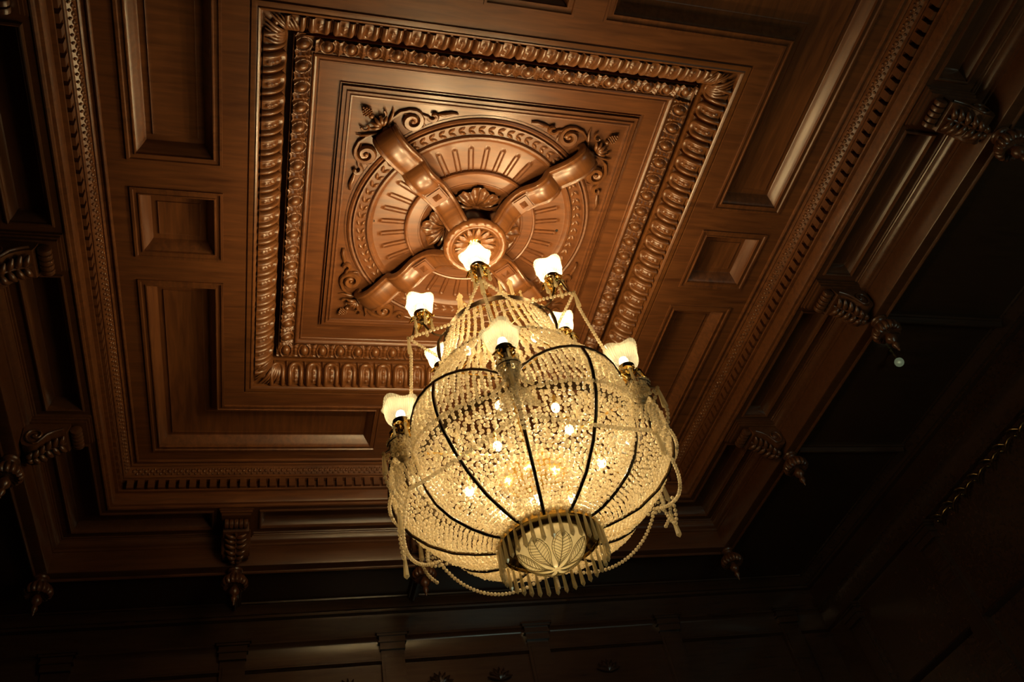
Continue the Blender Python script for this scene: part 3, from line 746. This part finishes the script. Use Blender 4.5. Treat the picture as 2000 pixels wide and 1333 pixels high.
arm_tier(6, PH_U, .515, -1.11, [(.365, -1.262), (.40, -1.30), (.45, -1.29), (.49, -1.24), (.515, -1.19)], (.625, -1.355), [(.375, -1.262), (.40, -1.30), (.43, -1.36), (.44, -1.44), (.44, -1.50), (.43, -1.57)], E_UP, False)
arm_tier(6, PH_L, .755, -2.12, [(.655, -2.31), (.66, -2.27), (.69, -2.24), (.73, -2.22), (.755, -2.20)], (.875, -2.36), [(.655, -2.29), (.70, -2.33), (.745, -2.40), (.765, -2.47), (.765, -2.53), (.755, -2.585)], E_LOW, True)
# ---- garlands: each strand a part
def garland(pts, r=.0115, pitch=.0235):
    ob('bead_garland', beads(along(pts, pitch), r, 8, 5), BEAD, CH)
def sag(p, q, dz, dr, n=14):
    """p,q=(r,deg,z)"""
    out = []
    for u in np.linspace(0, 1, n):
        k = 4 * u * (1 - u); out.append(pol(p[0] + (q[0] - p[0]) * u + dr * k, p[1] + (q[1] - p[1]) * u, p[2] + (q[2] - p[2]) * u - dz * k))
    return out
for i in range(6):
    d = PH_U + 60 * i
    garland(sag((.625, d, -1.36), (.625, d + 60, -1.36), -.02, -.235))
    garland(sag((.625, d, -1.50), (.69, d + 3, -2.03), .02, 0, 8))
    # crown spikes: wire with two prisms and a spear
    m_ = d + 30
    wv = tube([pol(.06, m_, -1.02), pol(.22, m_ - 6, -1.06), pol(.30, m_ - 10, -1.02)], .0035, 5)
    wv2 = tube([pol(.06, m_, -1.02), pol(.22, m_ + 8, -1.12), pol(.33, m_ + 12, -1.13)], .0035, 5)
    wr_ = ob('crown_wire', mk('crown_wire', *join([wv, wv2])), BRASS, CH)
    for (r, a, z) in ((.30, m_ - 10, -1.02), (.25, m_ - 8, -1.05), (.33, m_ + 12, -1.13), (.24, m_ + 8, -1.12)):
        ob('crystal_prism', PRs, CRYS, wr_, loc=pol(r, a, z), rot=(0, 0, R(a)))
    ob('spear_prism', SPR, CRYS, wr_, loc=pol(.34, m_, -1.04))
    garland(sag((.30, m_ - 10, -1.12), (.362, m_ - 30, -1.25), .03, 0, 6)); garland(sag((.30, m_ - 10, -1.12), (.33, m_ + 12, -1.2), .04, 0, 6))
    d = PH_L + 60 * i
    garland(sag((.755, d, -2.58), (.755, d + 60, -2.58), .13, .015))
    garland(sag((.70, d, -2.40), (.70, d + 60, -2.40), .06, .135))
    garland(sag((.885, d, -2.50), (.79, d, -2.70), .0, .02, 8))
    if i in (2, 0): garland(sag((.79, d + (26 if i == 2 else -12), -2.62), (.79, d + (36 if i == 2 else -3), -2.62), .13, .0, 12))
    garland(sag((.875, d, -2.37), (.72, d - 8, -2.36), .03, 0, 6)); garland(sag((.875, d, -2.37), (.72, d + 8, -2.36), .03, 0, 6))
    if i in (0, 2, 3, 5): ob('crystal_prism', PRl, CRYS, CH, loc=pol(.805, d + (24 if i == 2 else -5), -2.66), rot=(0, 0, R(d)))
# ---- bulbs inside the basket and the crown
BI = mk('bulb', *join([ell((0, 0, 0), (.026, .026, .032), 14, 9)]), ang=80)
SI = mk('socket', *lathe([(0, .09), (.02, .088), (.02, .04), (.016, .025), (0, .02)], 12), ang=40)
for (x, y, z, e) in ((.136, -.255, -2.12, E_IN), (-.206, -.267, -2.12, E_IN), (.174, -.267, -2.30, E_IN), (-.218, -.125, -2.30, E_IN), (.364, -.153, -2.45, E_IN), (-.364, .087, -2.45, E_IN),
                     (-.02, -.02, -2.60, E_IN), (-.17, .16, -2.56, E_IN), (.21, .03, -2.56, E_IN), (.10, .34, -2.35, E_IN), (-.269, -.127, -1.52, E_CROWN), (.147, -.237, -1.50, E_CROWN), (.10, .22, -1.50, E_CROWN)):
    so = ob('socket', SI, BRASS, CH, loc=(x, y, z + ZO)); ob('bulb', BI, BULB, so); plight('bulb_light', (x, y, z + ZO), e, (1, .76, .42), .034, CH)
plight('bowl_light', (0, 0, -2.905 + ZO), .11, WARM, .03, CH)
